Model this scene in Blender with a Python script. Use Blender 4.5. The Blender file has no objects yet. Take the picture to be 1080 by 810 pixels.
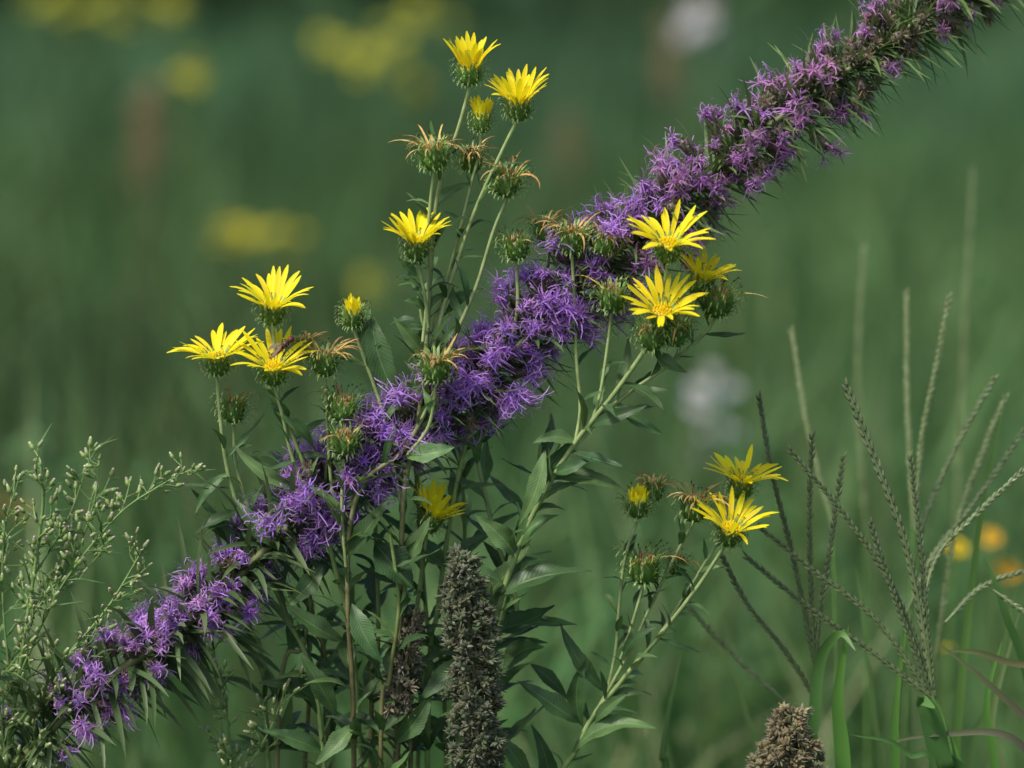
import bpy, math, random
import numpy as np
from mathutils import Vector
R=random.Random(7)
U=0.0005; ZC=0.65; D=4500.0; PT=math.radians(6.5)
# modelling unit = half a millimetre; subject plane is the vertical plane y=0
def P(px,py,d=0):
    k=1+d/D
    return Vector(((px-540)*k, d, (405-py)*k-d*math.tan(PT)))
GZ=-ZC/U
def rv(a=1.0): return Vector((R.uniform(-a,a),R.uniform(-a,a),R.uniform(-a,a)))
def V(x,y,z): return Vector((x,y,z))
class MB:
    def __init__(s): s.v=[];s.f=[];s.c=[];s.l=[]
    def vert(s,p,c,l=(0,0,0)):
        s.v.append((p[0]*U,p[1]*U,p[2]*U+ZC)); s.c.append((c[0],c[1],c[2],1)); s.l.append(l)
        return len(s.v)-1
    def make(s,name,mat,parent=None,smooth=True):
        me=bpy.data.meshes.new(name); me.from_pydata(s.v,[],s.f)
        a=me.attributes.new('Col','FLOAT_COLOR','POINT'); a.data.foreach_set('color',np.array(s.c,dtype=np.float32).ravel())
        b=me.attributes.new('luv','FLOAT_VECTOR','POINT'); b.data.foreach_set('vector',np.array(s.l,dtype=np.float32).ravel())
        if smooth: me.polygons.foreach_set('use_smooth',[True]*len(me.polygons))
        me.materials.append(mat); me.update()
        o=bpy.data.objects.new(name,me); bpy.context.scene.collection.objects.link(o)
        if parent: o.parent=parent
        return o
def empty(name):
    o=bpy.data.objects.new(name,None); bpy.context.scene.collection.objects.link(o); o.empty_display_size=0.05
    return o
def frame(a):
    a=a.normalized(); h=V(0,0,1) if abs(a.z)<.9 else V(1,0,0)
    u=a.cross(h).normalized(); return u,a.cross(u).normalized()
def mixc(a,b,t): return tuple(a[i]*(1-t)+b[i]*t for i in range(3))
def jit(c,a=.15):
    k=1+R.uniform(-a,a); return (c[0]*k*(1+R.uniform(-a,a)*.4),c[1]*k,c[2]*k*(1+R.uniform(-a,a)*.4))
def smooth(pts,n=8):
    if len(pts)==2: pts=[pts[0],(pts[0]+pts[1])/2,pts[1]]
    q=[pts[0]*2-pts[1]]+list(pts)+[pts[-1]*2-pts[-2]]; out=[]
    for i in range(1,len(q)-2):
        p0,p1,p2,p3=q[i-1:i+3]
        for j in range(n):
            t=j/n
            out.append(.5*((2*p1)+(p2-p0)*t+(2*p0-5*p1+4*p2-p3)*t*t+(3*p1-p0-3*p2+p3)*t**3))
    out.append(pts[-1]); return out
def tube(mb,pts,r0,r1,c0,c1,sides=6):
    n=len(pts); prev=None; u=None
    for i,p in enumerate(pts):
        t=(pts[min(i+1,n-1)]-pts[max(i-1,0)]).normalized()
        if u is None: u,_=frame(t)
        u=(u-t*u.dot(t)).normalized(); w=t.cross(u)
        f=i/(n-1); r=r0+(r1-r0)*f; c=mixc(c0,c1,f)
        ring=[mb.vert(p+(u*math.cos(2*math.pi*k/sides)+w*math.sin(2*math.pi*k/sides))*r,c) for k in range(sides)]
        if prev:
            for k in range(sides): mb.f.append((prev[k],prev[(k+1)%sides],ring[(k+1)%sides],ring[k]))
        prev=ring
def ribbon(mb,pts,ws,nrm,c0,c1,chan=0.0):
    n=len(pts); prev=None
    for i,p in enumerate(pts):
        t=(pts[min(i+1,n-1)]-pts[max(i-1,0)])
        s=t.cross(nrm)
        if s.length<1e-6: s=V(1,0,0)
        s.normalize(); f=i/(n-1); c=mixc(c0,c1,f); w=ws[i]/2
        if chan:
            nn=s.cross(t).normalized()
            ids=[mb.vert(p-s*w,c),mb.vert(p-nn*w*chan,c),mb.vert(p+s*w,c)]
        else: ids=[mb.vert(p-s*w,c),mb.vert(p+s*w,c)]
        if prev:
            for k in range(len(ids)-1): mb.f.append((prev[k],prev[k+1],ids[k+1],ids[k]))
        prev=ids
def spindle(mb,p,d,L,r,c0,c1,sides=5,prof=(.35,1,.75,.1)):
    d=d.normalized(); u,w=frame(d); prev=None; m=len(prof)
    for i,k in enumerate(prof):
        f=i/(m-1); c=mixc(c0,c1,f); q=p+d*L*f
        ring=[mb.vert(q+(u*math.cos(2*math.pi*j/sides)+w*math.sin(2*math.pi*j/sides))*r*k,c) for j in range(sides)]
        if prev:
            for j in range(sides): mb.f.append((prev[j],prev[(j+1)%sides],ring[(j+1)%sides],ring[j]))
        prev=ring
    mb.f.append(tuple(prev))
def leaf(mb,b,t,w,up,bend=0.12,col=(.06,.12,.035),fold=.35,seg=14,serr=.07):
    d=t-b; L=d.length
    if L<1: return
    side=d.cross(up)
    if side.length<1e-4: side=V(1,0,0)
    side.normalize(); n=side.cross(d).normalized()
    tw=R.uniform(-.7,.7); wob=R.uniform(0,6.28); prev=None
    sb=R.uniform(-.12,.12)*L
    for i in range(seg+1):
        f=i/seg
        p=b+d*f+n*(4*f*(1-f))*bend*L - V(0,0,1)*(f*f)*L*.07+side*sb*4*f*(1-f)
        a=tw*f; s=side*math.cos(a)+n*math.sin(a); nn=n*math.cos(a)-side*math.sin(a)
        ww=w*.5*min(1,(f/.42)**.75 if f<.42 else (max(0,(1-f)/.58))**.8)+.6*(1-f)
        if i%2: ww*=1+serr
        nn2=nn*(fold*ww)
        ids=[]
        for u in (-1,-.5,0,.5,1):
            rip=math.sin(f*17+wob+u*2)*w*.045*abs(u)
            ids.append(mb.vert(p+s*u*ww+nn2*abs(u)+nn*rip,col,(u,f,L/80)))
        if prev:
            for k in range(4): mb.f.append((prev[k],prev[k+1],ids[k+1],ids[k]))
        prev=ids
# ---------------------------------------------------------------- materials
def material(name,rough=.5,transl=.0,nscale=60,namt=.3,leafy=False,spec=.4,bump=.0):
    m=bpy.data.materials.new(name); m.use_nodes=True; nt=m.node_tree; N=nt.nodes; L=nt.links; N.clear()
    out=N.new('ShaderNodeOutputMaterial'); pb=N.new('ShaderNodeBsdfPrincipled')
    at=N.new('ShaderNodeAttribute'); at.attribute_name='Col'
    col=at.outputs['Color']
    if namt:
        tc=N.new('ShaderNodeTexCoord'); no=N.new('ShaderNodeTexNoise'); no.inputs['Scale'].default_value=nscale; no.inputs['Detail'].default_value=3
        L.new(tc.outputs['Object'],no.inputs['Vector'])
        mr=N.new('ShaderNodeMapRange'); mr.inputs[1].default_value=.3; mr.inputs[2].default_value=.7; mr.inputs[3].default_value=1-namt; mr.inputs[4].default_value=1+namt
        L.new(no.outputs['Fac'],mr.inputs[0])
        mul=N.new('ShaderNodeVectorMath'); mul.operation='SCALE'; L.new(col,mul.inputs[0]); L.new(mr.outputs[0],mul.inputs['Scale'])
        col=mul.outputs[0]; hgt=no.outputs['Fac']
    def M(op,a,b=None,cl=False):
        x=N.new('ShaderNodeMath'); x.operation=op; x.use_clamp=cl
        for i,q in enumerate((a,b)):
            if q is None: continue
            if isinstance(q,(int,float)): x.inputs[i].default_value=q
            else: L.new(q,x.inputs[i])
        return x.outputs[0]
    if leafy:
        la=N.new('ShaderNodeAttribute'); la.attribute_name='luv'; sx=N.new('ShaderNodeSeparateXYZ'); L.new(la.outputs['Vector'],sx.inputs[0])
        au=M('ABSOLUTE',sx.outputs[0])
        mid=M('SUBTRACT',1.0,M('MULTIPLY',au,9.0),True)
        ph=M('SUBTRACT',M('MULTIPLY',sx.outputs[1],60.0),M('MULTIPLY',au,9.0))
        vein=M('MULTIPLY',M('POWER',M('ABSOLUTE',M('SINE',ph)),10.0),.3)
        fac=M('MAXIMUM',M('MULTIPLY',mid,.85),vein,True)
        hi=N.new('ShaderNodeVectorMath'); hi.operation='MULTIPLY_ADD'; L.new(col,hi.inputs[0]); hi.inputs[1].default_value=(1.6,1.6,1.5); hi.inputs[2].default_value=(.045,.055,.025)
        mx=N.new('ShaderNodeMix'); mx.data_type='RGBA'; L.new(fac,mx.inputs[0]); L.new(col,mx.inputs[6]); L.new(hi.outputs[0],mx.inputs[7]); col=mx.outputs[2]
        hgt=M('SUBTRACT',no.outputs['Fac'],M('MULTIPLY',fac,.8))
    L.new(col,pb.inputs['Base Color']); pb.inputs['Roughness'].default_value=rough; pb.inputs['Specular IOR Level'].default_value=spec
    if bump or leafy:
        b=N.new('ShaderNodeBump'); b.inputs['Strength'].default_value=bump or .4; b.inputs['Distance'].default_value=.0008; L.new(hgt,b.inputs['Height']); L.new(b.outputs[0],pb.inputs['Normal'])
    if transl:
        tr=N.new('ShaderNodeBsdfTranslucent'); bc=N.new('ShaderNodeVectorMath'); bc.operation='MULTIPLY'; L.new(col,bc.inputs[0]); bc.inputs[1].default_value=(1.3,1.3,.9); L.new(bc.outputs[0],tr.inputs[0])
        ms=N.new('ShaderNodeMixShader'); ms.inputs[0].default_value=transl; L.new(pb.outputs[0],ms.inputs[1]); L.new(tr.outputs[0],ms.inputs[2]); L.new(ms.outputs[0],out.inputs[0])
    else: L.new(pb.outputs[0],out.inputs[0])
    return m
m_leaf=material('leaf_green',.42,.25,90,.3,True,.4)
m_blade=material('narrow_leaf',.5,.2,120,0,False,.35)
m_stem=material('stem',.5,.0,150,.25,False,.4,.3)
m_ray=material('yellow_petal',.5,.35,200,0,False,.2)
m_bract=material('bract',.42,.2,200,0,False,.4)
m_purple=material('purple_floret',.55,.35,250,0,False,.2)
m_dry=material('dry_plant',.8,.1,300,.35,False,.2)
m_meadow=material('meadow_grass',.7,.3,3,0,False,.2)
m_shrub=material('shrub_foliage',.7,.2,1.2,0,False,.2)
# ---------------------------------------------------------------- gumweed heads
YEL=(.93,.80,.02)
def head(mb,c,ax,kind='open',s=1.0,el=28,n=24,L=31):
    ax=ax.normalized(); u,w=frame(ax)
    def rad(a): return u*math.cos(a)+w*math.sin(a)
    G=jit((.19,.34,.075),.15)
    prof=[(-13,2.5),(-11,7.5),(-6,11.3),(0,12.3),(5,11.5),(9,10.3),(10,6),(10.5,.5)]
    prev=None; B=mb['bract']
    for h,r in prof:
        cc=mixc((.08,.16,.04),G,.35) if h<9 else ((.7,.52,.03) if kind=='open' else (.22,.17,.06))
        ring=[B.vert(c+(ax*h+rad(2*math.pi*k/14)*r)*s,cc) for k in range(14)]
        if prev:
            for k in range(14): B.f.append((prev[k],prev[(k+1)%14],ring[(k+1)%14],ring[k]))
        prev=ring
    rows=[(-12,6,9),(-9.5,9.2,12.5),(-6.5,11.2,15),(-3.5,12,17),(-.5,12.2,18),(2.5,11.8,18),(5.5,11.2,18),(8,10.4,16)]
    for ri,(h,r,bl) in enumerate(rows):
        nb=12+ri%2
        for k in range(nb):
            a=2*math.pi*(k+.5*(ri%2)+R.uniform(-.35,.35))/nb; o=rad(a)
            p0=c+(ax*h+o*(r-.5))*s; upk=.45+.13*ri; b=bl*s*R.uniform(.7,1.25)*(.78 if kind=='open' else 1)
            cu=R.uniform(.4,1.4)
            p1=p0+(o*.75+ax*upk)*b*.36; p2=p1+(o*.95+ax*(upk-.55))*b*.34; p3=p2+(o*.5-ax*cu*(.95-.07*ri))*b*.28; p4=p3+(-o*.3-ax*cu*.8)*b*.16+rv(.8)
            cb=jit(G,.35)
            ribbon(B,[p0,p1,p2,p3,p4],[3.4*s,2.2*s,1.6*s,1.1*s,.3],o+ax*.5,cb,mixc(cb,(.52,.64,.28),.8),.3)
    Y=mb['ray']
    if kind in('open','bud'):
        if kind=='open':
            for ring_r,hh,nn in ((2,10.5,7),(5,10.3,12),(8,9.6,16)):
                for k in range(nn):
                    a=2*math.pi*k/nn+R.uniform(-.1,.1)
                    spindle(Y,c+(rad(a)*ring_r+ax*hh)*s,ax+rad(a)*.25*ring_r/8,R.uniform(3,5.5)*s,1.1*s,(.85,.68,.01),(.93,.8,.03),5)
        for k in range(n):
            a=2*math.pi*(k+R.uniform(-.42,.42))/n; o=rad(a)
            ll=L*s*R.uniform(.8,1.12); e=math.radians(el+R.uniform(-12,12)); p=c+(o*9.5+ax*9)*s; pts=[p]
            sd=ax.cross(o)*R.uniform(-.16,.16); curl=R.uniform(-.25,.55)
            for j in range(1,7):
                f=j/6; ee=e+math.radians(20)*(1-f)**1.2-curl*f*f
                p=p+((o+sd)*math.cos(ee)+ax*math.sin(ee))*(ll/6); pts.append(p.copy())
            ww=R.uniform(5.3,7.0)*s*(.65 if kind=='bud' else 1)
            cy=(YEL[0]*R.uniform(.95,1.03),YEL[1]*R.uniform(.92,1.06),YEL[2]*R.uniform(.5,2))
            nn=ax*math.cos(e)-o*math.sin(e)+rv(.25)
            ribbon(Y,pts,[ww*.45,ww*.75,ww*.95,ww,ww*.98,ww*.78,ww*.2],nn,mixc(cy,(.85,.68,.01),.3),cy,.3)
    else:
        T=mb['dry']
        for k in range(34):
            a=R.uniform(0,6.28); rr=R.uniform(0,9); spindle(T,c+(rad(a)*rr+ax*9)*s,ax+rv(.3),R.uniform(4,9),1,(.28,.2,.07),(.45,.34,.15),4)
        nt={'spent':22,'old':5}[kind]
        for k in range(nt):
            a=R.uniform(0,6.28); o=rad(a); p=c+(o*8+ax*10)*s; e=R.uniform(.3,1.0); ll=R.uniform(18,38)*s; pts=[p]; cu=R.uniform(.4,1.9); sw=ax.cross(o)*R.uniform(-.7,.7)
            for j in range(1,7):
                f=j/6; ee=e-cu*f*f
                p=p+((o+sw*f)*math.cos(ee)+ax*math.sin(ee))*ll/6; pts.append(p.copy())
            cc=jit((.55,.37,.13),.35)
            ribbon(T,pts,[1.5,2.1,2.3,2.1,1.8,1.3,.4],ax+rv(.5),cc,mixc(cc,(.40,.22,.08),.6),.3)
LG=(.30,.38,.15); MG=(.2,.29,.09); RD=(.15,.10,.05)
def leafcol():
    return jit(mixc((.038,.09,.03),(.12,.21,.07),R.random()**1.35),.18)
def leaves_along(mb,pts,t0,t1,step,Lr,Wr,ph=0):
    tot=0; a=ph; nxt=0; n=len(pts); lens=[(pts[i+1]-pts[i]).length for i in range(n-1)]; T=sum(lens)
    for i in range(n-1):
        tot+=lens[i]; f=tot/T
        if f<t0 or f>t1: nxt=tot; continue
        while nxt<tot:
            nxt+=step*R.uniform(.7,1.3); a+=2.4+R.uniform(-.3,.3)
            t=(pts[i+1]-pts[i]).normalized()
            if t.z<0: t=-t
            u,w=frame(t); o=u*math.cos(a)+w*math.sin(a); o.y*=.7
            L=R.uniform(*Lr); d=(t*R.uniform(.1,1.2)+o*.9).normalized()
            leaf(mb,pts[i],pts[i]+d*L,R.uniform(*Wr)*L/Lr[1],V(R.uniform(-.4,.4),-.5,.9)+t*.3,R.uniform(-.06,.2),leafcol(),seg=10 if L<40 else 14)
def build_gumweed(stems,heads,leaves,name):
    root=empty(name); mb={k:MB() for k in('bract','ray','dry','stem','leaf')}
    for st in stems:
        pts=[P(*q) for q in st[0]]; pts=smooth(pts,8)
        tube(mb['stem'],pts,st[1]*.9,st[2]*.75,st[3],st[4],7)
        if len(st)>5 and st[5]:
            a=st[5]; leaves_along(mb['leaf'],pts,a[0],a[1],a[2]*.74,a[3],a[4],ph=R.uniform(0,6))
    for h in heads:
        (px,py,d,ax,kind)=h[:5]; kw=h[5] if len(h)>5 else {}
        head(mb,P(px,py,d),V(*ax),kind,**kw)
    for l in leaves:
        (bx,by,bd,tx,ty,td,w)=l
        leaf(mb['leaf'],P(bx,by,bd),P(tx,ty,td),w,V(R.uniform(-.3,.3),-.8,.7),R.uniform(.03,.13),leafcol(),seg=18)
    mb['stem'].make('stems',m_stem,root); mb['leaf'].make('leaves',m_leaf,root); mb['bract'].make('involucres',m_bract,root)
    mb['ray'].make('yellow_rays',m_ray,root); mb['dry'].make('withered_rays',m_dry,root)
    return root
sm=(.15,.85,34,(24,42),(7,10))
stems=[
 ([(496,92,-10),(484,135,-5),(463,200,0),(455,280,0),(450,360,-8),(440,450,-20),(426,520,-25),(422,620,-20),(418,760,-10),(415,1100,0),(420,1705,10)],2.2,4.5,LG,RD,(.05,.75,30,(30,66),(10,18))),
 ([(546,126,-20),(527,165,-15),(500,225,-10),(475,300,-8),(458,365,-8),(450,400,-15)],2.2,3,LG,LG,(.25,.95,26,(25,48),(8,11))),
 ([(507,140,0),(506,160,0),(497,195,0),(486,240,0),(470,300,0),(455,350,0)],1.8,2.4,LG,LG,(.3,.9,28,(20,38),(7,9))),
 ([(535,208,-15),(520,245,-15),(503,300,-20),(482,350,-30),(455,420,-40),(425,475,-45),(385,508,-40),(368,560,-35),(366,650,-30),(371,760,-20),(372,1100,0),(380,1705,0)],2.0,4.2,LG,RD,(.08,.7,32,(32,68),(10,19))),
 ([(458,182,-15),(453,230,-15),(452,300,-15),(446,360,-20)],2,2.5,LG,LG,(.2,.9,30,(22,40),(7,9))),
 ([(440,272,-30),(448,310,-25),(452,345,-18)],2,2.3,LG,LG,sm),
 ([(460,405,-60),(452,450,-55),(430,480,-48)],2,2.6,LG,LG,sm),
 ([(288,342,-20),(293,400,-20),(305,450,-20),(330,520,-15),(352,600,-10),(372,700,0),(385,1000,0),(400,1705,0)],2.2,4.2,LG,MG,(.06,.7,30,(32,68),(11,18))),
 ([(229,398,-5),(232,440,-5),(240,500,0),(262,570,5),(300,650,10),(335,760,10),(350,1100,10),(370,1705,20)],2.2,4,LG,MG,(.06,.6,30,(30,70),(9,16))),
 ([(289,405,-25),(298,440,-25),(310,490,-20),(340,560,-15)],2.2,2.6,LG,LG,sm),
 ([(373,346,-15),(385,380,-15),(402,430,-18),(412,480,-20),(424,540,-20)],2.2,2.8,LG,LG,(.1,.95,26,(30,55),(10,15))),
 ([(343,400,-20),(345,450,-20),(350,520,-20),(362,580,-25)],2,2.6,LG,LG,(.2,.95,26,(30,50),(8,12))),
 ([(362,485,-40),(360,540,-38),(364,600,-35)],2,2.5,LG,LG,(.2,.95,26,(30,50),(8,12))),
 ([(246,448,10),(250,500,8),(275,570,8),(310,640,8)],2,2.5,LG,LG,sm),
 ([(692,350,-50),(676,375,-48),(648,415,-42),(605,470,-35),(572,525,-30),(545,585,-25),(522,660,-15),(505,760,0),(490,1100,10),(470,1705,20)],2.6,5,LG,MG,(.05,.7,28,(34,76),(12,22))),
 ([(757,330,-20),(742,352,-22),(705,385,-30),(650,425,-35),(604,474,-34)],2.2,3,LG,LG,(.1,.95,22,(24,46),(8,12))),
 ([(703,275,-55),(700,300,-45),(690,340,-40),(680,372,-46)],2.1,2.4,LG,LG,sm),
 ([(603,268,-20),(606,320,-22),(608,380,-25),(612,430,-30),(606,472,-34)],2,2.6,LG,LG,(.15,.9,28,(22,40),(7,10))),
 ([(645,330,-30),(640,370,-32),(632,420,-35),(620,455,-36)],2,2.4,LG,LG,sm),
 ([(545,275,-5),(545,330,-5),(530,380,0),(500,440,10),(480,520,15),(462,640,20),(450,800,20),(450,1705,30)],2.2,4,LG,MG,(.1,.7,30,(36,72),(11,20))),
 ([(452,545,0),(445,600,0),(436,680,0),(432,800,0),(430,1705,0)],2.2,4,LG,RD,(.1,.5,30,(36,70),(11,20))),
 ([(735,305,-10),(728,340,-15),(712,378,-28)],2,2.4,LG,LG),
 ([(500,470,30),(520,560,30),(545,660,30),(500,800,30),(480,1705,30)],2.5,4,LG,MG,(.02,.5,28,(44,82),(15,24))),
 ([(330,560,30),(320,680,30),(290,800,30),(300,1705,30)],2.5,4,LG,RD,(.02,.5,28,(40,75),(12,20))),
 ([(395,540,25),(398,680,25),(390,800,30),(390,1705,30)],2.5,4,MG,RD,(.02,.5,26,(36,74),(12,20))),
 ([(300,430,40),(310,540,40),(330,660,40),(345,800,40),(350,1705,40)],2.2,4,MG,RD,(.02,.5,26,(44,80),(14,20))),
 ([(430,400,50),(440,520,50),(450,660,50),(470,800,50),(470,1705,50)],2.2,4,MG,MG,(.02,.5,26,(44,80),(14,22))),
 ([(570,470,40),(560,560,40),(530,660,40),(520,800,40),(510,1705,50)],2.2,4,MG,MG,(.02,.45,28,(44,84),(14,22))),
 ([(250,560,45),(262,660,45),(280,800,45),(300,1705,45)],2.2,4,MG,MG,(.02,.5,26,(40,74),(12,18))),
 ([(480,430,70),(490,560,70),(480,680,70),(440,800,70),(430,1705,70)],2.2,4,MG,MG,(.02,.5,22,(44,84),(14,22))),
 ([(350,470,70),(360,560,70),(370,680,70),(320,800,70),(330,1705,70)],2.2,4,MG,RD,(.02,.5,22,(44,80),(14,20))),
 ([(410,560,-45),(420,640,-40),(410,720,-30),(400,830,-20),(400,1705,0)],2.2,3.6,MG,RD,(.02,.5,26,(36,66),(12,18))),
 ([(440,300,15),(450,380,15),(445,450,20),(440,520,30)],2,2.6,LG,MG,(.05,.95,20,(28,54),(10,15))),
]
heads=[
 (496,79,-10,(0,-.25,1),'open',dict(el=60,s=.95,L=34)),
 (547,115,-20,(-.03,-.3,1),'open',dict(el=46,L=37)),
 (508,130,0,(.02,-.1,1),'open',dict(el=74,s=.82,n=18,L=24)),
 (440,262,-30,(0,-.22,1),'open',dict(el=36,L=38)),
 (288,330,-20,(.05,-.3,1),'open',dict(el=30,L=40)),
 (230,384,-5,(-.08,-.2,1),'open',dict(el=20,L=41)),
 (289,394,-28,(.02,-.5,1),'open',dict(el=28,L=40)),
 (373,335,-15,(0,-.3,1),'bud',dict(el=85,s=.85,n=20,L=19)),
 (704,264,-58,(.04,-.45,1),'open',dict(el=26,L=42)),
 (698,334,-60,(0,-.7,1),'open',dict(el=28,L=40,n=27)),
 (738,300,-10,(.3,-.2,1),'open',dict(el=35,L=32)),
 (452,552,0,(.5,-.2,1),'open',dict(el=45,L=34)),
]
for px,py,d,ax,k,s in [(458,166,-15,(-.1,-.2,1),'spent',1.1),(497,170,15,(0,-.2,1),'spent',.95),(534,194,-15,(.2,-.2,1),'spent',1.1),(603,254,-20,(.1,-.2,1),'spent',1.1),
  (545,262,-5,(-.1,-.2,1),'old',1.0),(575,245,10,(0,-.1,1),'spent',.9),(460,390,-60,(0,-.2,1),'spent',1.1),(343,384,-20,(0,-.2,1),'spent',1.05),(362,432,-22,(.1,-.2,1),'old',1.1),(364,468,-40,(0,-.3,1),'old',1.05),
  (246,434,10,(.1,0,1),'old',1),(320,368,15,(0,0,1),'spent',.8),(646,315,-45,(-.1,-.3,1),'old',1.1),(757,320,-20,(.15,-.2,1),'old',1.2),(712,352,-40,(.1,-.2,1),'old',1.05),(688,356,-48,(-.1,-.3,1),'old',1.05),(636,258,-30,(.3,-.1,1),'spent',.8)]:
    heads.append((px,py,d,ax,k,dict(s=s)))
leaves=[(525,630,-20,624,597,-30,34),(520,668,0,585,636,0,30),(530,712,10,574,682,0,28),(583,506,-33,662,514,-45,20),(428,482,-45,480,468,-60,24),(393,332,-10,428,424,-25,28),
 (360,680,-30,297,632,-45,25),(352,758,-20,314,686,-35,25),(395,575,-30,436,620,-45,42),(560,540,-28,608,455,-30,22),(575,475,-35,545,552,-40,20),(320,520,-15,245,462,-10,15),(300,585,-10,245,520,0,22),(262,600,0,198,505,10,15),
 (330,470,-15,290,430,-25,14),(365,590,-35,412,520,-50,22),(362,570,-35,318,505,-50,18),(425,600,-25,455,540,-35,22),(340,600,-10,300,640,-25,22),(370,640,-35,402,700,-50,24),(500,700,0,440,742,-20,26),(505,640,0,560,570,-10,24),
 (470,600,10,430,560,0,26),(545,585,-25,590,540,-30,20),(620,450,-36,685,421,-50,16),(610,470,-34,560,465,-40,16),(650,425,-36,700,455,-40,16),(335,750,10,270,720,0,22),(340,800,10,275,770,0,22),(415,790,-10,455,730,-20,24),(372,770,-20,330,810,-40,22),
 (690,370,-40,725,390,-55,15),(440,290,-18,420,270,-30,14),(450,330,-10,425,315,-20,14),(455,420,-20,420,400,-40,16),(545,590,-25,500,540,-30,24),(250,540,0,205,560,-20,16),(242,500,0,205,540,-10,12),(580,500,-30,625,480,-45,16),
 (452,390,0,480,340,-10,18),(450,380,-5,415,330,-10,16),(470,330,0,510,300,-10,12),(300,500,10,255,480,0,16),(280,590,8,215,600,0,16),(355,540,-20,395,480,-30,20)]
build_gumweed(stems,heads,leaves,'gumweed_plant')
stems2=[
 ([(765,578,-18),(738,620,-15),(700,670,-10),(655,725,-5),(612,790,0),(570,950,10),(560,1705,20)],2.2,4.5,LG,MG,(.05,.5,26,(24,56),(7,15))),
 ([(782,528,20),(766,560,15),(742,600,8),(700,668,0),(670,710,-5)],2,2.6,LG,LG,(.2,.9,26,(24,40),(7,10))),
 ([(732,552,0),(712,590,0),(688,640,0),(660,700,0),(630,755,0)],2,2.6,LG,LG,(.1,.9,24,(24,42),(7,11))),
 ([(672,552,-10),(660,590,-8),(654,640,-5),(650,690,0),(640,740,0)],2,2.4,LG,LG,(.2,.9,24,(24,44),(8,12))),
 ([(680,618,-5),(668,660,-5),(655,700,0)],2,2.4,LG,LG,(.2,.9,22,(22,36),(7,9))),
]
heads2=[(782,516,20,(.15,-.22,1),'open',dict(el=18,L=40)),(771,566,-20,(.12,-.5,1),'open',dict(el=32,L=42)),(673,536,-10,(0,-.35,1),'bud',dict(el=80,s=.92,n=22,L=15)),
 (733,538,0,(.1,-.2,1),'spent',dict(s=1.1)),(680,603,-5,(0,-.2,1),'old',dict(s=1.25)),(690,520,20,(.1,0,1),'spent',dict(s=.8)),(715,600,30,(.1,0,1),'old',dict(s=.8))]
leaves2=[(604,800,0,696,768,-20,25),(612,768,0,545,716,-10,25),(615,772,0,620,692,-10,20),(640,735,0,590,652,0,18),(560,830,5,520,770,0,20),(580,860,5,560,762,0,20),(655,700,0,700,660,-15,12),(625,770,0,665,730,-20,14),(560,705,20,600,740,20,16),(640,740,0,690,735,0,10)]
build_gumweed(stems2,heads2,leaves2,'gumweed_plant')
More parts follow.
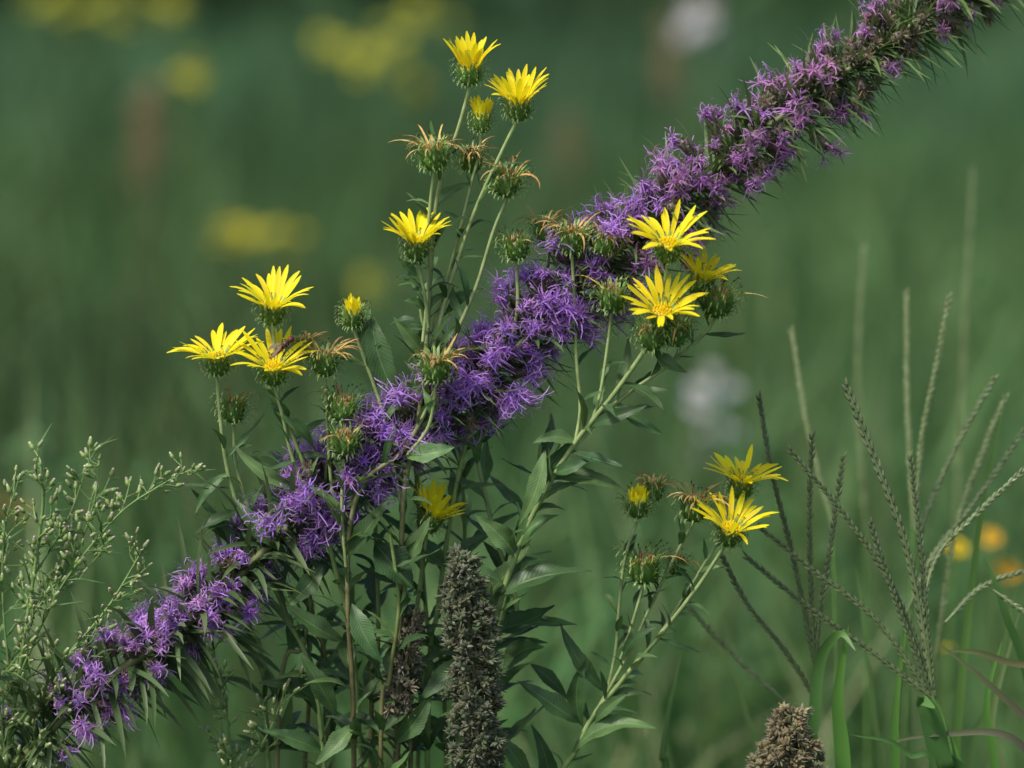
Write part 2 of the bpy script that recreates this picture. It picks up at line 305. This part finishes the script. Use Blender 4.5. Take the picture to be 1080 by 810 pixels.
# ---------------------------------------------------------------- blazing star
def blazing_star():
    root=empty('blazing_star'); ST,IN,FL,LV=MB(),MB(),MB(),MB()
    ctrl=[(-360,1705,0),(-180,1150,10),(-40,880,10),(35,790,0),(100,728,-10),(170,680,-10),(240,620,-5),(310,552,0),(370,500,0),(430,452,0),(490,415,0),(540,372,0),(590,324,5),(650,266,10),(710,214,10),(770,165,5),(830,118,0),(890,76,0),(950,33,0),(1015,-8,0),(1085,-55,0),(1145,-90,0)]
    pts=smooth([P(*c) for c in ctrl],12)
    tube(ST,pts,6,3,(.12,.13,.05),(.16,.2,.08),8)
    cum=[0]
    for i in range(len(pts)-1): cum.append(cum[-1]+(pts[i+1]-pts[i]).length)
    def at(s):
        i=int(np.searchsorted(cum,s))-1; i=max(0,min(i,len(pts)-2)); f=(s-cum[i])/(cum[i+1]-cum[i])
        return pts[i].lerp(pts[i+1],f),(pts[i+1]-pts[i]).normalized()
    s0=cum[36]-5; s1=cum[-1]
    s=s0; a=0
    while s<s1:
        p,t=at(s); f=(p.x+540)/1080
        s+=R.uniform(1.6,3.5)*(1.15 if f<.28 else 1); a+=2.4+R.uniform(-.5,.5)
        dens=math.sin(s*.06)+math.sin(s*.027+1)
        if f<.35 and dens<-.8 and R.random()<.75: continue
        if R.random()<.06: continue
        u,w=frame(t); o=u*math.cos(a)+w*math.sin(a)
        mx=1.03 if f<.25 else (1.27 if .3<f<.58 else (1.22 if f<.8 else 1.12))
        mx*=R.uniform(.72,1.2)
        d=(o*.95+t*R.uniform(-.25,.7)+V(0,0,.1)+rv(.3)).normalized()
        st=R.uniform(3,21)*mx; b=p+o*2
        tube(ST,[b,b+d*st*.6,b+d*st],1.3,1.2,(.12,.15,.05),(.13,.15,.06),4)
        late=max(0,min(1,(f-.58)/.12)); very=max(0,min(1,(f-.76)/.12))
        ci=mixc((.10,.15,.05),(.13,.06,.10),R.random()*.8)
        if late>.5: ci=mixc(ci,(.20,.22,.10),R.random()*.9)
        c0=b+d*st; spindle(IN,c0,d,15*mx,4.8*mx,ci,mixc(ci,(.22,.12,.18),.5),7,(.35,.85,1,.95,.7))
        for row in range(4):
            for k in range(6):
                aa=k*1.047+row*.5; uu,ww=frame(d); oo=uu*math.cos(aa)+ww*math.sin(aa); q=c0+d*(2+row*4)*mx+oo*4.4*mx
                ribbon(IN,[q,q+(d+oo*.35)*3.5,q+(d*.8+oo*.9)*6],[3.0,2.4,.4],oo,jit(ci,.3),mixc(ci,(.34,.26,.22),.5))
        e=c0+d*14*mx
        if R.random()<.04+late*.06+very*.45 :
            for k in range(18):
                dd=(d+rv(.7)).normalized(); cc=jit(mixc((.40,.34,.2),(.28,.16,.16),R.random()),.3); ribbon(FL,[e,e+dd*6,e+dd*R.uniform(8,13)+rv(1.5)],[1.1,1,.3],rv(1),cc,cc)
            continue
        base=mixc((.34,.14,.62),(.49,.26,.74),R.random())
        if f<.2: base=mixc(base,(.62,.35,.74),.45)
        base=mixc(base,(.43,.17,.42),late*R.uniform(.3,1)); base=mixc(base,(.30,.15,.2),very*R.uniform(.0,.6))
        nf=int(R.uniform(7,11)*(1-.35*late))
        for k in range(nf):
            df=(d+rv(.8)).normalized(); q=e-d*2+rv(3); tl=R.uniform(4,12)*mx; cc=jit(base,.35)
            e2=q+df*tl
            spindle(FL,q,df,tl,1.3,mixc(cc,(.2,.08,.2),.4),cc,4,(.4,.7,1))
            uu,ww=frame(df); a0=R.uniform(0,6)
            for j in range(5):
                aa=a0+j*1.257+R.uniform(-.3,.3); oo=uu*math.cos(aa)+ww*math.sin(aa); l=R.uniform(4,9)*mx; dr=R.uniform(-1.6,.4); kk=rv(.4)
                ribbon(FL,[e2,e2+(df*.7+oo*.5)*l*.5,e2+(df*.8+oo*1.3+kk)*l*.6,e2+(df*(.8+dr)+oo*1.8+kk*2.5)*l*.65],[1.2,1.7,1.3,.3],df,cc,mixc(cc,(.75,.53,.88),.25))
            for j in range(3):
                g=(df+rv(.85)).normalized(); l=R.uniform(9,20)*mx*(1-.35*late); k1=rv(.6)
                p1=e2+g*l*.35; p2=p1+(g+k1).normalized()*l*.35; p3=p2+(g+k1*2.5).normalized()*l*.3; p4=p3+(k1*3+rv(.6)).normalized()*l*.25
                ribbon(FL,[e2,p1,p2,p3,p4],[.85,1.0,1.05,1.0,.6],rv(1),cc,mixc(cc,(.75,.53,.9),.4))
    s=cum[20]; 
    while s<s1:
        p,t=at(s); f=(p.x+540)/1080; s+=R.uniform(.6,1.5) if f>.55 else R.uniform(1.0,2.4); a=R.uniform(0,6.28); u,w=frame(t); o=u*math.cos(a)+w*math.sin(a)
        L=R.uniform(52,86) if f>.3 else R.uniform(55,112)
        d=(o*.95+t*R.uniform(-.15,.9)).normalized(); g=V(0,0,-1)*R.uniform(.0,.5)
        if f<.36: g=V(0,0,-1)*R.uniform(.1,1.1)
        q=[p]; kx=rv(.35)
        for j in range(1,6): q.append(q[-1]+(d+(g+kx)*(j/5)**1.5).normalized()*L/5)
        wd=R.uniform(3.6,6.2) if f>.3 else R.uniform(5,9.5)
        cc=jit(mixc((.035,.08,.03),(.10,.17,.06),R.random()*(1 if f>.5 else .6)),.2)
        if f>.55: cc=mixc(cc,(.15,.26,.08),R.uniform(.1,.8)); wd*=.85
        ribbon(LV,q,[wd*.8,wd,wd,wd*.85,wd*.6,.3],V(0,-.4,1)+rv(.4),cc,mixc(cc,(.18,.22,.08),.4),.35)
    ST.make('stem',m_stem,root); IN.make('flower_buds',m_bract,root); FL.make('purple_florets',m_purple,root); LV.make('linear_leaves',m_blade,root)
blazing_star()
# ---------------------------------------------------------------- seed spikes
def seed_spike(ctrl,h0,wr,col,tipc,fuzz,name,dens=.018):
    root=empty(name); S,B,L=MB(),MB(),MB()
    pts=smooth([P(*c) for c in ctrl],14); tube(S,pts,2.5,5,(.1,.12,.05),(.15,.1,.06),7)
    n=len(pts); tot=0; cl=[]
    for i in range(n-1):
        seg=(pts[i+1]-pts[i]); l=seg.length
        if tot>h0: 
            if R.random()<.5:
                o=rv(1); o.z=0; leaf(L,pts[i],pts[i]+o.normalized()*40+V(0,0,30),6,V(0,0,1),.1,leafcol())
            tot+=l; continue
        for k in range(max(1,int(l*wr*dens+R.random()))): cl.append((pts[i]+seg*R.random(),tot+l*R.random()))
        tot+=l
    for ci,(p,y) in enumerate(cl):
        a=ci*2.4+R.uniform(-.5,.5); w=wr*min(1,.4+.6*min(1,y/60))*R.uniform(.35,.98)
        o=V(math.cos(a),math.sin(a),0); q=p+o*w*.8; c0=q+V(0,0,R.uniform(0,6)); base=jit(mixc(col,tipc,R.random()*.4),.4)
        tube(S,[p,q],.9,.9,(.1,.12,.05),(.12,.12,.06),4)
        for j in range(12):
            dd=(o*.6+V(0,0,.5)+rv(1)).normalized(); cc=jit(base,.3); e=c0+dd*1.5
            spindle(B,e,dd,R.uniform(5,10),R.uniform(1.6,2.8),cc,mixc(cc,tipc,.6),5,(.5,1,.8,.15))
        for j in range(6):
            dd=(o*.8+V(0,0,.3)+rv(.9)).normalized(); c2=jit(base,.3); e=c0+dd*3; ribbon(B,[e,e+dd*5,e+dd*10],[2.2,1.5,.2],rv(1),c2,mixc(c2,tipc,.6))
        for j in range(fuzz):
            dd=(o+rv(.9)).normalized(); e=c0+dd*6; ribbon(B,[e,e+dd*4,e+dd*7+rv(1)],[.7,.6,.2],rv(1),(.34,.30,.24),(.4,.36,.3))
    S.make('stem',m_stem,root,True); B.make('seeds',m_dry,root,False); L.make('leaves',m_leaf,root)
seed_spike([(486,590,-60),(492,640,-60),(500,720,-60),(505,800,-60),(508,900,-50),(500,1200,-40),(495,1705,-30)],330,34,(.085,.12,.05),(.17,.16,.12),2,'blazing_star_seed_spike',.026)
seed_spike([(836,760,-30),(834,800,-30),(832,900,-30),(830,1705,-10)],140,46,(.13,.115,.055),(.30,.25,.15),7,'blazing_star_seed_spike',.022)
seed_spike([(436,655,-10),(428,700,-10),(420,760,-10),(410,1000,0),(405,1705,0)],110,22,(.16,.14,.09),(.28,.24,.18),5,'dried_seed_head',.02)
# ---------------------------------------------------------------- airy weed at left
def airy():
    def bud(B,p,d):
        s=R.uniform(.5,.95); g=jit((.24,.36,.10),.25)
        spindle(B,p,d,9*s,3.1*s,g,mixc(g,(.36,.38,.2),.5),7,(.5,1,1,.8,.65))
        e=p+d.normalized()*8.5*s; tip=(.62,.42,.44) if R.random()<.5 else (.66,.62,.42)
        spindle(B,e,d,3.5*s,2.0*s,mixc(g,tip,.6),tip,5,(.9,1,.5))
    def build(specs):
        root=empty('horseweed_plant'); S,B,L=MB(),MB(),MB()
        def br(pts,r,lev):
            tube(S,pts,r,max(.5,r*.45),(.14,.24,.07),(.22,.34,.11),5)
            n=len(pts); T=sum((pts[i+1]-pts[i]).length for i in range(n-1)); acc=0; nxt=T*.12
            for i in range(n-1):
                t=(pts[i+1]-pts[i]); acc+=t.length; t.normalize()
                while acc>nxt and acc>0:
                    nxt+=R.uniform(10,20) if lev==0 else R.uniform(7,14)
                    a=R.uniform(0,6.28); u,w=frame(t); o=u*math.cos(a)+w*math.sin(a)
                    d=(t*.7+o*.95+V(0,0,.2)).normalized()
                    if R.random()<.6:
                        q=pts[i]; l=R.uniform(12,32); cc=jit((.09,.18,.05),.3); ribbon(L,[q,q+d*l*.5+o*2,q+(d+o*.5)*l],[1.6,2.8,.3],V(0,-.5,1),cc,cc,.3)
                    if lev==0:
                        l=R.uniform(16,52)*(1.1-.5*acc/T); e=pts[i]+d*l
                        br(smooth([pts[i],pts[i]+d*l*.5+rv(4),e+V(0,0,l*.12)+rv(4)],3),r*.5,1)
                    else:
                        l=R.uniform(5,14); e=pts[i]+d*l; tube(S,[pts[i],e],.5,.45,(.22,.3,.11),(.22,.3,.11),4); bud(B,e,d+V(0,0,.2)+rv(.5))
            bud(B,pts[-1],t)
        for c,r in specs: br(smooth([P(*q) for q in c],8),r,0)
        S.make('stems',m_stem,root); B.make('buds',m_bract,root); L.make('small_leaves',m_blade,root)
    build([([(-40,1705,0),(-25,1200,0),(-8,900,0),(4,790,0),(20,690,0),(36,590,0),(44,530,-5),(42,492,-5)],3.4),
      ([(15,720,0),(60,625,-10),(120,548,-10),(165,515,-15),(208,492,-20)],1.6),([(0,790,0),(60,705,-20),(110,645,-20),(150,580,-20)],1.8),([(8,740,0),(0,640,15),(3,560,10),(18,508,0)],1.6),
      ([(25,660,0),(75,590,10),(98,530,10),(104,486,10)],1.6),([(-10,850,0),(50,770,-10),(115,690,-20)],1.5),([(33,610,0),(70,548,20),(88,500,20)],1.3),([(0,800,0),(-10,700,-20),(-15,620,-20)],1.5)])
    build([([(240,1705,20),(235,950,20),(240,800,10),(225,720,0),(218,690,-10)],2.4),([(238,850,15),(280,780,0),(300,730,0)],1.3)])
airy()
# ---------------------------------------------------------------- finger grass right
def fingergrass():
    root=empty('finger_grass'); S,K,L=MB(),MB(),MB()
    def spike(c,col,w=1.0,bare=.0):
        pts=smooth([P(*q) for q in c],14); tube(S,pts,.9*w,1.5*w,col,mixc(col,(.14,.2,.06),.5),5)
        n=len(pts); acc=0; nx=0; sgn=1
        T=sum((pts[i+1]-pts[i]).length for i in range(n-1))
        for i in range(n-1):
            t=pts[i]-pts[i+1]; l=t.length; t.normalize()
            while nx<acc+l:
                if acc/T>1-bare: break
                p=pts[i].lerp(pts[i+1],(nx-acc)/l); sgn=-sgn; sd=t.cross(V(0,1,0)).normalized()*sgn
                cc=jit(mixc(col,(.18,.2,.10),R.random()*.5),.35)
                spindle(K,p+sd*.6*w,t+sd*.24+rv(.12),6.8*w,1.3*w,cc,mixc(cc,(.24,.24,.13),.5),5); nx+=3.1*w
            acc+=l
    DG=(.065,.11,.045); LGc=(.27,.35,.16)
    first=True
    for c in [[(893,409,-20),(922,482,-15),(952,560,-10),(972,640,0),(988,742,0)],[(835,477,0),(882,532,0),(932,602,0),(970,680,0),(988,742,0)],[(961,484,10),(974,585,5),(982,680,0),(988,742,0)],
      [(920,555,-10),(945,630,-8),(972,700,-5),(988,742,0)],[(805,560,10),(862,606,10),(925,656,5),(988,742,0)],[(789,590,-10),(850,640,-8),(920,690,0),(988,742,0)],
      [(857,461,40),(855,540,40),(857,620,40),(862,705,40)],[(801,420,60),(815,500,50),(838,590,45),(862,705,40)],[(762,588,30),(790,640,30),(830,690,35),(862,740,40)],[(890,484,50),(880,560,45),(868,640,42),(862,705,40)]]:
        spike(c,(.15,.21,.10) if first else DG,1.7 if first else 1.3); first=False
    for c in [[(1000,314,260),(988,380,260),(972,470,260),(968,560,260)],[(1080,455,150),(1030,530,150),(985,590,130),(955,660,120)],[(1090,488,60),(1030,545,60),(990,590,60),(972,660,40)],[(1048,400,220),(1010,470,220),(980,540,200),(965,600,200)],
      [(1100,600,90),(1040,620,80),(1000,660,60)],[(1060,420,300),(1040,470,300),(1010,560,300),(990,700,300)],[(955,310,420),(957,420,400),(965,560,380)],[(1100,660,30),(1050,625,30)],[(835,350,420),(850,440,400),(880,560,380)],[(725,640,150),(770,690,150),(830,745,140)],
      [(910,262,900),(905,400,900),(915,560,900)],[(1024,180,1100),(1018,330,1100),(1010,560,1100)]]:
        spike(c,LGc,1.25,.1)
    GR=(.13,.26,.06)
    for c,r in [([(988,742,0),(1008,800,0),(1040,1000,0),(1050,1705,0)],3),([(862,705,40),(864,800,40),(870,1705,40)],2.2),([(968,560,260),(985,800,260),(1000,1705,260)],2),([(965,560,300),(960,900,300),(960,1705,300)],2),([(955,660,120),(950,900,120),(950,1705,120)],2),([(965,560,380),(960,900,380),(960,1700,380)],2),([(880,560,380),(890,900,380),(900,1700,380)],2),
      ([(915,560,900),(920,900,900),(920,1500,900)],2.2),([(1010,560,1100),(1000,900,1100),(1000,1500,1100)],2.2)]:
        tube(S,smooth([P(*q) for q in c],8),r*.8,r*1.3,GR,GR,6)
    BR=(.12,.30,.05); DK=(.06,.16,.04)
    def blade(c,w,col,n=V(0,-1,.3)):
        pts=smooth([P(*q) for q in c],8); m=len(pts); ws=[w*min(1,.5+1.5*i/m)*min(1,((m-1-i)/m*2.2)**.7+.03) for i in range(m)]
        ribbon(L,pts,ws,n,col,mixc(col,(.16,.28,.07),.4),.3)
    for c,w,col in [([(905,1705,20),(900,1000,10),(893,820,0),(887,740,-10),(897,663,-25)],17,BR),([(850,1705,20),(855,900,0),(862,760,-5),(868,700,-10),(888,672,-30),(905,690,-50)],13,DK),([(1040,1705,-10),(1020,900,-20),(1000,820,-30),(985,760,-35),(976,744,-38),(990,752,-60)],24,DK),
       ([(1050,1705,0),(1045,1000,0),(1030,860,0),(1000,770,0),(988,735,0)],9,BR),([(1140,800,0),(1085,760,0),(1040,720,0),(990,680,0)],7,(.09,.07,.05)),([(1130,700,20),(1080,705,20),(1035,692,10),(1000,690,0)],7,(.12,.10,.05)),
       ([(1200,1300,-20),(1130,900,-20),(1080,790,-30),(1000,780,-30),(935,790,-40)],8,(.09,.06,.06)),([(1100,1200,60),(1060,850,60),(1045,750,60),(1060,680,60)],9,BR),([(960,1705,80),(950,900,80),(948,760,80),(960,650,80)],10,BR),
       ([(1000,1705,200),(1010,900,200),(1030,600,200),(1060,420,200)],9,(.17,.32,.07)),([(1120,1300,100),(1100,800,100),(1060,640,80),(1040,590,80)],9,DK),([(790,1705,300),(800,900,300),(790,760,300),(740,640,300)],8,(.14,.22,.08)),
       ([(700,1705,200),(705,900,200),(700,800,200),(720,690,220)],8,(.12,.22,.07)),([(1020,1705,-20),(1000,900,-30),(960,800,-40),(900,780,-60)],7,DK),
       ([(1090,1705,150),(1070,900,150),(1050,780,150),(1080,640,150)],9,(.2,.26,.11)),([(1010,1705,300),(1020,900,300),(1050,740,300),(1075,620,300)],9,(.18,.3,.09)),([(930,1705,300),(935,900,300),(925,760,300),(905,600,300)],8,(.18,.3,.1))]:
        blade(c,w,col)
    S.make('culms',m_stem,root); K.make('spikelets',m_bract,root,False); L.make('blades',m_blade,root)
fingergrass()
# ---------------------------------------------------------------- hoverfly on a flower
def fly():
    root=empty('hoverfly'); B,W=MB(),MB(); c=P(300,364,-62); d=V(.75,-.1,.65).normalized(); o=V(-.5,-.55,.6).normalized(); k9=1.25
    for i in range(5):
        cc=(.05,.02,.01) if i%2 else (.45,.18,.03); spindle(B,c-d*(3+i*2.6)*k9,-d,3*k9,(2.8-.3*i)*k9,cc,cc,8,(.9,1,.95))
    spindle(B,c-d*3*k9,d,8*k9,3.2*k9,(.10,.04,.02),(.06,.03,.02),9,(.5,.95,1,.9,.4)); spindle(B,c+d*5*k9,d,5*k9,2.9*k9,(.2,.05,.03),(.12,.03,.02),9,(.5,1,.95,.4))
    sd=d.cross(o).normalized()
    for s in(-1,1):
        for k in(-1,0,1):
            p=c+d*k*2; tube(B,[p,p+sd*s*6+o*1.5+d*k*2,p+sd*s*9-o*6+d*k*3],.5,.35,(.06,.03,.02),(.06,.03,.02),4)
        w=c+o*3; ribbon(W,[w,w-d*6+sd*s*4+o,w-d*13+sd*s*6+o*1.5,w-d*18+sd*s*6.5+o],[1,5,5.5,1],o,(.16,.11,.07),(.2,.15,.1))
        tube(B,[c+d*11,c+d*14+sd*s*2+o*1],.4,.3,(.05,.02,.02),(.05,.02,.02),4)
    B.make('body',m_bract,root); W.make('wings',m_bract,root)
fly()
# ---------------------------------------------------------------- distant flowers
def wildflower(name,spots,col,dd,r,cnt,spread,tall=1.0):
    root=empty(name); S,F=MB(),MB()
    for (px,py) in spots:
        c=P(px,py,dd); k=1+dd/D
        for i in range(cnt):
            e=c+V(R.gauss(0,spread)*k,R.gauss(0,spread)*k,R.gauss(0,spread*tall)*k); b=V(c.x+R.uniform(-40,40),c.y+R.uniform(-40,40),GZ)
            tube(S,smooth([b,(b+e)/2+V(R.uniform(-30,30),0,0),e],4),3,1.6,(.08,.13,.04),(.12,.2,.06),5)
            ax=(V(0,-.4,1)+rv(.35)).normalized(); u,w=frame(ax)
            spindle(F,e,ax,r*.35,r*.35,(.5,.32,.02),(.6,.4,.03),7,(.6,1,.7))
            for j in range(10):
                a=j*.628+R.uniform(-.1,.1); o=u*math.cos(a)+w*math.sin(a); cc=jit(col,.12)
                ribbon(F,[e+o*r*.2,e+o*r*.65+ax*r*.12,e+o*r],[r*.3,r*.5,r*.2],ax,cc,cc)
    S.make('stems',m_stem,root); F.make('petals',m_ray,root)
wildflower('goldenrod',[(112,12),(185,5),(60,6)],(.6,.62,.06),14000,36,7,11)
wildflower('goldenrod',[(352,48),(388,62),(432,85),(455,14),(415,45)],(.6,.62,.06),13000,36,7,11)
wildflower('goldenrod',[(252,238),(262,250),(300,250)],(.6,.58,.05),8000,28,7,8)
wildflower('goldenrod',[(388,298),(205,75)],(.55,.55,.05),8500,26,8,8)
wildflower('yellow_wildflower',[(1010,580)],(.85,.6,.02),1500,17,1,1)
wildflower('yellow_wildflower',[(1046,566),(1062,604)],(.75,.42,.03),1900,16,2,6)
wildflower('yellow_wildflower',[(1000,686)],(.75,.55,.03),1300,9,1,3)
wildflower('orange_wildflower',[(6,535)],(.35,.18,.03),3500,20,2,6)
wildflower('white_wildflower',[(742,8),(738,30)],(.66,.66,.76),12000,48,7,8,1.5)
wildflower('white_wildflower',[(757,412),(762,448),(745,430)],(.58,.62,.72),4500,22,8,7,2)
seedroot=empty('dock_seed_head'); S,B=MB(),MB()
for (px,py,dd,h) in [(152,150,9000,46),(163,125,9000,38),(600,150,12000,30),(705,60,9000,40)]:
    c=P(px,py,dd); k=1+dd/D; tube(S,[V(c.x,c.y,GZ),c+V(0,0,h*k)],5,3,(.2,.16,.08),(.22,.16,.08),5)
    for i in range(130):
        q=c+V(R.gauss(0,6)*k,R.gauss(0,6)*k,R.uniform(-h,h)*k); spindle(B,q,rv(1),13,8,(.33,.24,.12),(.36,.27,.15),5)
S.make('stalks',m_stem,seedroot); B.make('seeds',m_dry,seedroot)
# ---------------------------------------------------------------- meadow (numpy)
def mk(name,v,q,col,mat,parent=None):
    me=bpy.data.meshes.new(name); me.vertices.add(len(v)); me.vertices.foreach_set('co',v.astype(np.float32).ravel())
    me.loops.add(q.size); me.loops.foreach_set('vertex_index',q.astype(np.int32).ravel())
    me.polygons.add(len(q)); me.polygons.foreach_set('loop_start',np.arange(0,q.size,4,dtype=np.int32))
    try: me.polygons.foreach_set('loop_total',np.full(len(q),4,dtype=np.int32))
    except Exception: pass
    me.update(calc_edges=True)
    a=me.attributes.new('Col','FLOAT_COLOR','POINT'); a.data.foreach_set('color',np.concatenate([col,np.ones((len(col),1))],1).astype(np.float32).ravel())
    me.materials.append(mat); o=bpy.data.objects.new(name,me); bpy.context.scene.collection.objects.link(o)
    if parent: o.parent=parent
    return o
def blades(n,y0,y1,hmin,hmax,w0,w1,name,pal,seed,yp=1.0,xr=(.3,.7)):
    rs=np.random.RandomState(seed)
    nt=max(20,n//45); ty=y0+(y1-y0)*rs.rand(nt)**yp; tx=(rs.rand(nt)*2-1)*(xr[0]*(ty+2.25)+xr[1])
    k=rs.randint(0,nt,n); sp=.06+.015*ty[k]; tus=rs.rand(n)<.5
    y=np.where(tus,ty[k]+rs.normal(size=n)*sp,y0+(y1-y0)*rs.rand(n)**yp); y=np.maximum(y,y0)
    x=np.where(tus,tx[k]+rs.normal(size=n)*sp,(rs.rand(n)*2-1)*(xr[0]*(y+2.25)+xr[1]))
    th=(.75+.5*rs.rand(nt))[k]; tc=(.6+.85*rs.rand(nt))[k]; warm=(rs.rand(nt)*.3-.15)[k]
    h=(hmin+(hmax-hmin)*rs.rand(n)**1.5)*np.where(tus,th,1); w=w0+(w1-w0)*rs.rand(n)
    az=rs.rand(n)*6.283; lean=h*(.1+.6*rs.rand(n)**1.5); fa=rs.rand(n)*3.14
    sx,sy=np.cos(fa),np.sin(fa); K=4; fs=np.linspace(0,1,K)
    v=np.zeros((n,K,2,3),np.float32); prof=[.8,1,.75,.08]
    for i,f in enumerate(fs):
        cx=x+np.cos(az)*lean*f**2; cy=y+np.sin(az)*lean*f**2; cz=h*(f-.25*f*f*(lean/h))
        for s,sg in enumerate((-1,1)):
            v[:,i,s,0]=cx+sg*sx*w*prof[i]/2; v[:,i,s,1]=cy+sg*sy*w*prof[i]/2; v[:,i,s,2]=cz
    base=np.arange(n)*(K*2); q=[]
    for i in range(K-1): q.append(np.stack([base+2*i,base+2*i+1,base+2*i+3,base+2*i+2],1))
    q=np.stack(q,1).reshape(-1,4)
    pal=np.array(pal); idx=rs.randint(0,len(pal),n); patch=.5+.5*np.sin(x*1.1+.7*y)*np.sin(y*.9-x*.6+1)
    col=pal[idx]*(0.75+.5*rs.rand(n))[:,None]*(.65+.7*patch)[:,None]*np.where(tus,tc,1)[:,None]
    col[:,0]*=1+np.where(tus,warm,0)
    col=np.repeat(col,K*2,axis=0); mk(name,v.reshape(-1,3),q,col,m_meadow)
pal=[(.075,.16,.055),(.085,.17,.06),(.07,.15,.06),(.10,.18,.065),(.12,.175,.07),(.085,.17,.06)]
blades(31000,1.2,9,.16,.46,.008,.016,'meadow_grass',pal,1,1.1)
blades(21000,8,22,.22,.55,.016,.032,'meadow_grass',[(.07,.15,.07),(.08,.16,.075),(.07,.15,.08),(.09,.165,.07)],2,.8)
blades(9000,-1.0,1.3,.12,.33,.003,.008,'meadow_grass',pal,3)
blades(500,1.0,4.5,.36,.58,.003,.006,'dry_grass_stalks',[(.24,.32,.15),(.2,.32,.12),(.28,.32,.17)],4)
def foliage(name,n_cl,per,xr,yr,zr,rad,size,pal,seed):
    rs=np.random.RandomState(seed); cx=rs.uniform(*xr,n_cl); cy=rs.uniform(*yr,n_cl); cz=zr[0]+(zr[1]-zr[0])*rs.rand(n_cl)*(.65+.35*np.sin(cx*1.3))
    c=np.repeat(np.stack([cx,cy,cz],1),per,0); n=len(c); d=rs.normal(size=(n,3)); d/=np.linalg.norm(d,axis=1)[:,None]
    p=c+d*(rad*rs.rand(n)**.4)[:,None]; p[:,2]=np.abs(p[:,2])
    a=rs.normal(size=(n,3)); a/=np.linalg.norm(a,axis=1)[:,None]; b=np.cross(a,rs.normal(size=(n,3))); b/=np.linalg.norm(b,axis=1)[:,None]
    s=(size*(.6+.8*rs.rand(n)))[:,None]
    v=np.stack([p-a*s,p+b*s*.45,p+a*s,p-b*s*.45],1).reshape(-1,3); q=np.arange(n*4).reshape(-1,4)
    pal=np.array(pal); col=pal[rs.randint(0,len(pal),n_cl)]; col=np.repeat(col,per,0)*(.7+.6*rs.rand(n))[:,None]
    return mk(name,v,q,np.repeat(col,4,0),m_shrub)
foliage('shrub_row',170,120,(-12,12),(17,23),(.2,2.6),.8,.13,[(.075,.15,.07),(.09,.175,.075),(.055,.12,.06),(.10,.18,.07)],11)
foliage('distant_trees',200,90,(-45,45),(38,50),(.5,11),2.4,.42,[(.045,.09,.04),(.055,.105,.045)],12)
mbw=MB()
for i in range(260):
    y=R.uniform(1.3,5.5)/U; k=1+y/D; x=R.uniform(-700,700)*k; h=R.uniform(.12,.42)/U; b=V(x,y,GZ); c=V(x+R.uniform(-60,60),y,GZ+h)
    tube(mbw,[b,c],3,1.5,(.12,.18,.06),(.14,.2,.07),4)
    for j in range(7):
        f=R.uniform(.2,1); p=b.lerp(c,f); a=R.uniform(0,6.28); d=V(math.cos(a),math.sin(a),R.uniform(-.1,.8)); leaf(mbw,p,p+d*R.uniform(50,120),R.uniform(20,40),V(0,0,1),.1,jit((.08,.17,.06),.3),.3,5)
mbw.make('broadleaf_weeds',m_leaf)
# ---------------------------------------------------------------- ground
g=80; xs=np.sign(np.linspace(-1,1,g))*np.abs(np.linspace(-1,1,g))**2.2*400
X,Y=np.meshgrid(xs,xs); Dst=np.hypot(X,Y); Z=np.clip((Dst-50)/200,0,1)**2*14*(.6+.4*np.sin(X*.02+1)*np.cos(Y*.017))
v=np.stack([X,Y,Z],2).reshape(-1,3); i=np.arange(g-1); I,J=np.meshgrid(i,i); b=(J*g+I).ravel(); q=np.stack([b,b+1,b+g+1,b+g],1)
mg=material('ground_soil',.9,0,4,.5,False,.1,.6)
mk('ground',v,q,np.tile(np.array([[.07,.12,.05]]),(len(v),1)),mg)
# ---------------------------------------------------------------- light, sky, camera
sc=bpy.context.scene
w=bpy.data.worlds.new('World'); sc.world=w; w.use_nodes=True; nt=w.node_tree
bg=nt.nodes.get('Background') or nt.nodes.new('ShaderNodeBackground')
sky=nt.nodes.new('ShaderNodeTexSky'); sky.sky_type='NISHITA'; sky.sun_disc=False
EL=math.radians(56); RO=math.radians(230)
sky.sun_elevation=EL; sky.sun_rotation=RO; sky.air_density=1.0; sky.dust_density=3.0
nt.links.new(sky.outputs[0],bg.inputs[0]); bg.inputs[1].default_value=.145
sd=bpy.data.lights.new('sun','SUN'); sd.energy=3.8; sd.angle=math.radians(10); sd.color=(1,.96,.89)
so=bpy.data.objects.new('sun',sd); sc.collection.objects.link(so)
S=Vector((math.cos(EL)*math.sin(RO),math.cos(EL)*math.cos(RO),math.sin(EL))); so.rotation_euler=S.to_track_quat('Z','Y').to_euler(); so.location=(S*5)
cd=bpy.data.cameras.new('camera'); co=bpy.data.objects.new('camera',cd); sc.collection.objects.link(co)
dist=D*U; co.location=(0,-dist*math.cos(PT),ZC+dist*math.sin(PT)); co.rotation_euler=(math.pi/2-PT,0,0)
cd.sensor_width=36; cd.lens=36*dist/(1080*U); cd.clip_start=.05; cd.clip_end=1500
cd.dof.use_dof=True; cd.dof.focus_distance=dist-.01; cd.dof.aperture_fstop=4.4
sc.camera=co
sc.view_settings.view_transform='Standard'; sc.view_settings.look='None'; sc.view_settings.exposure=0
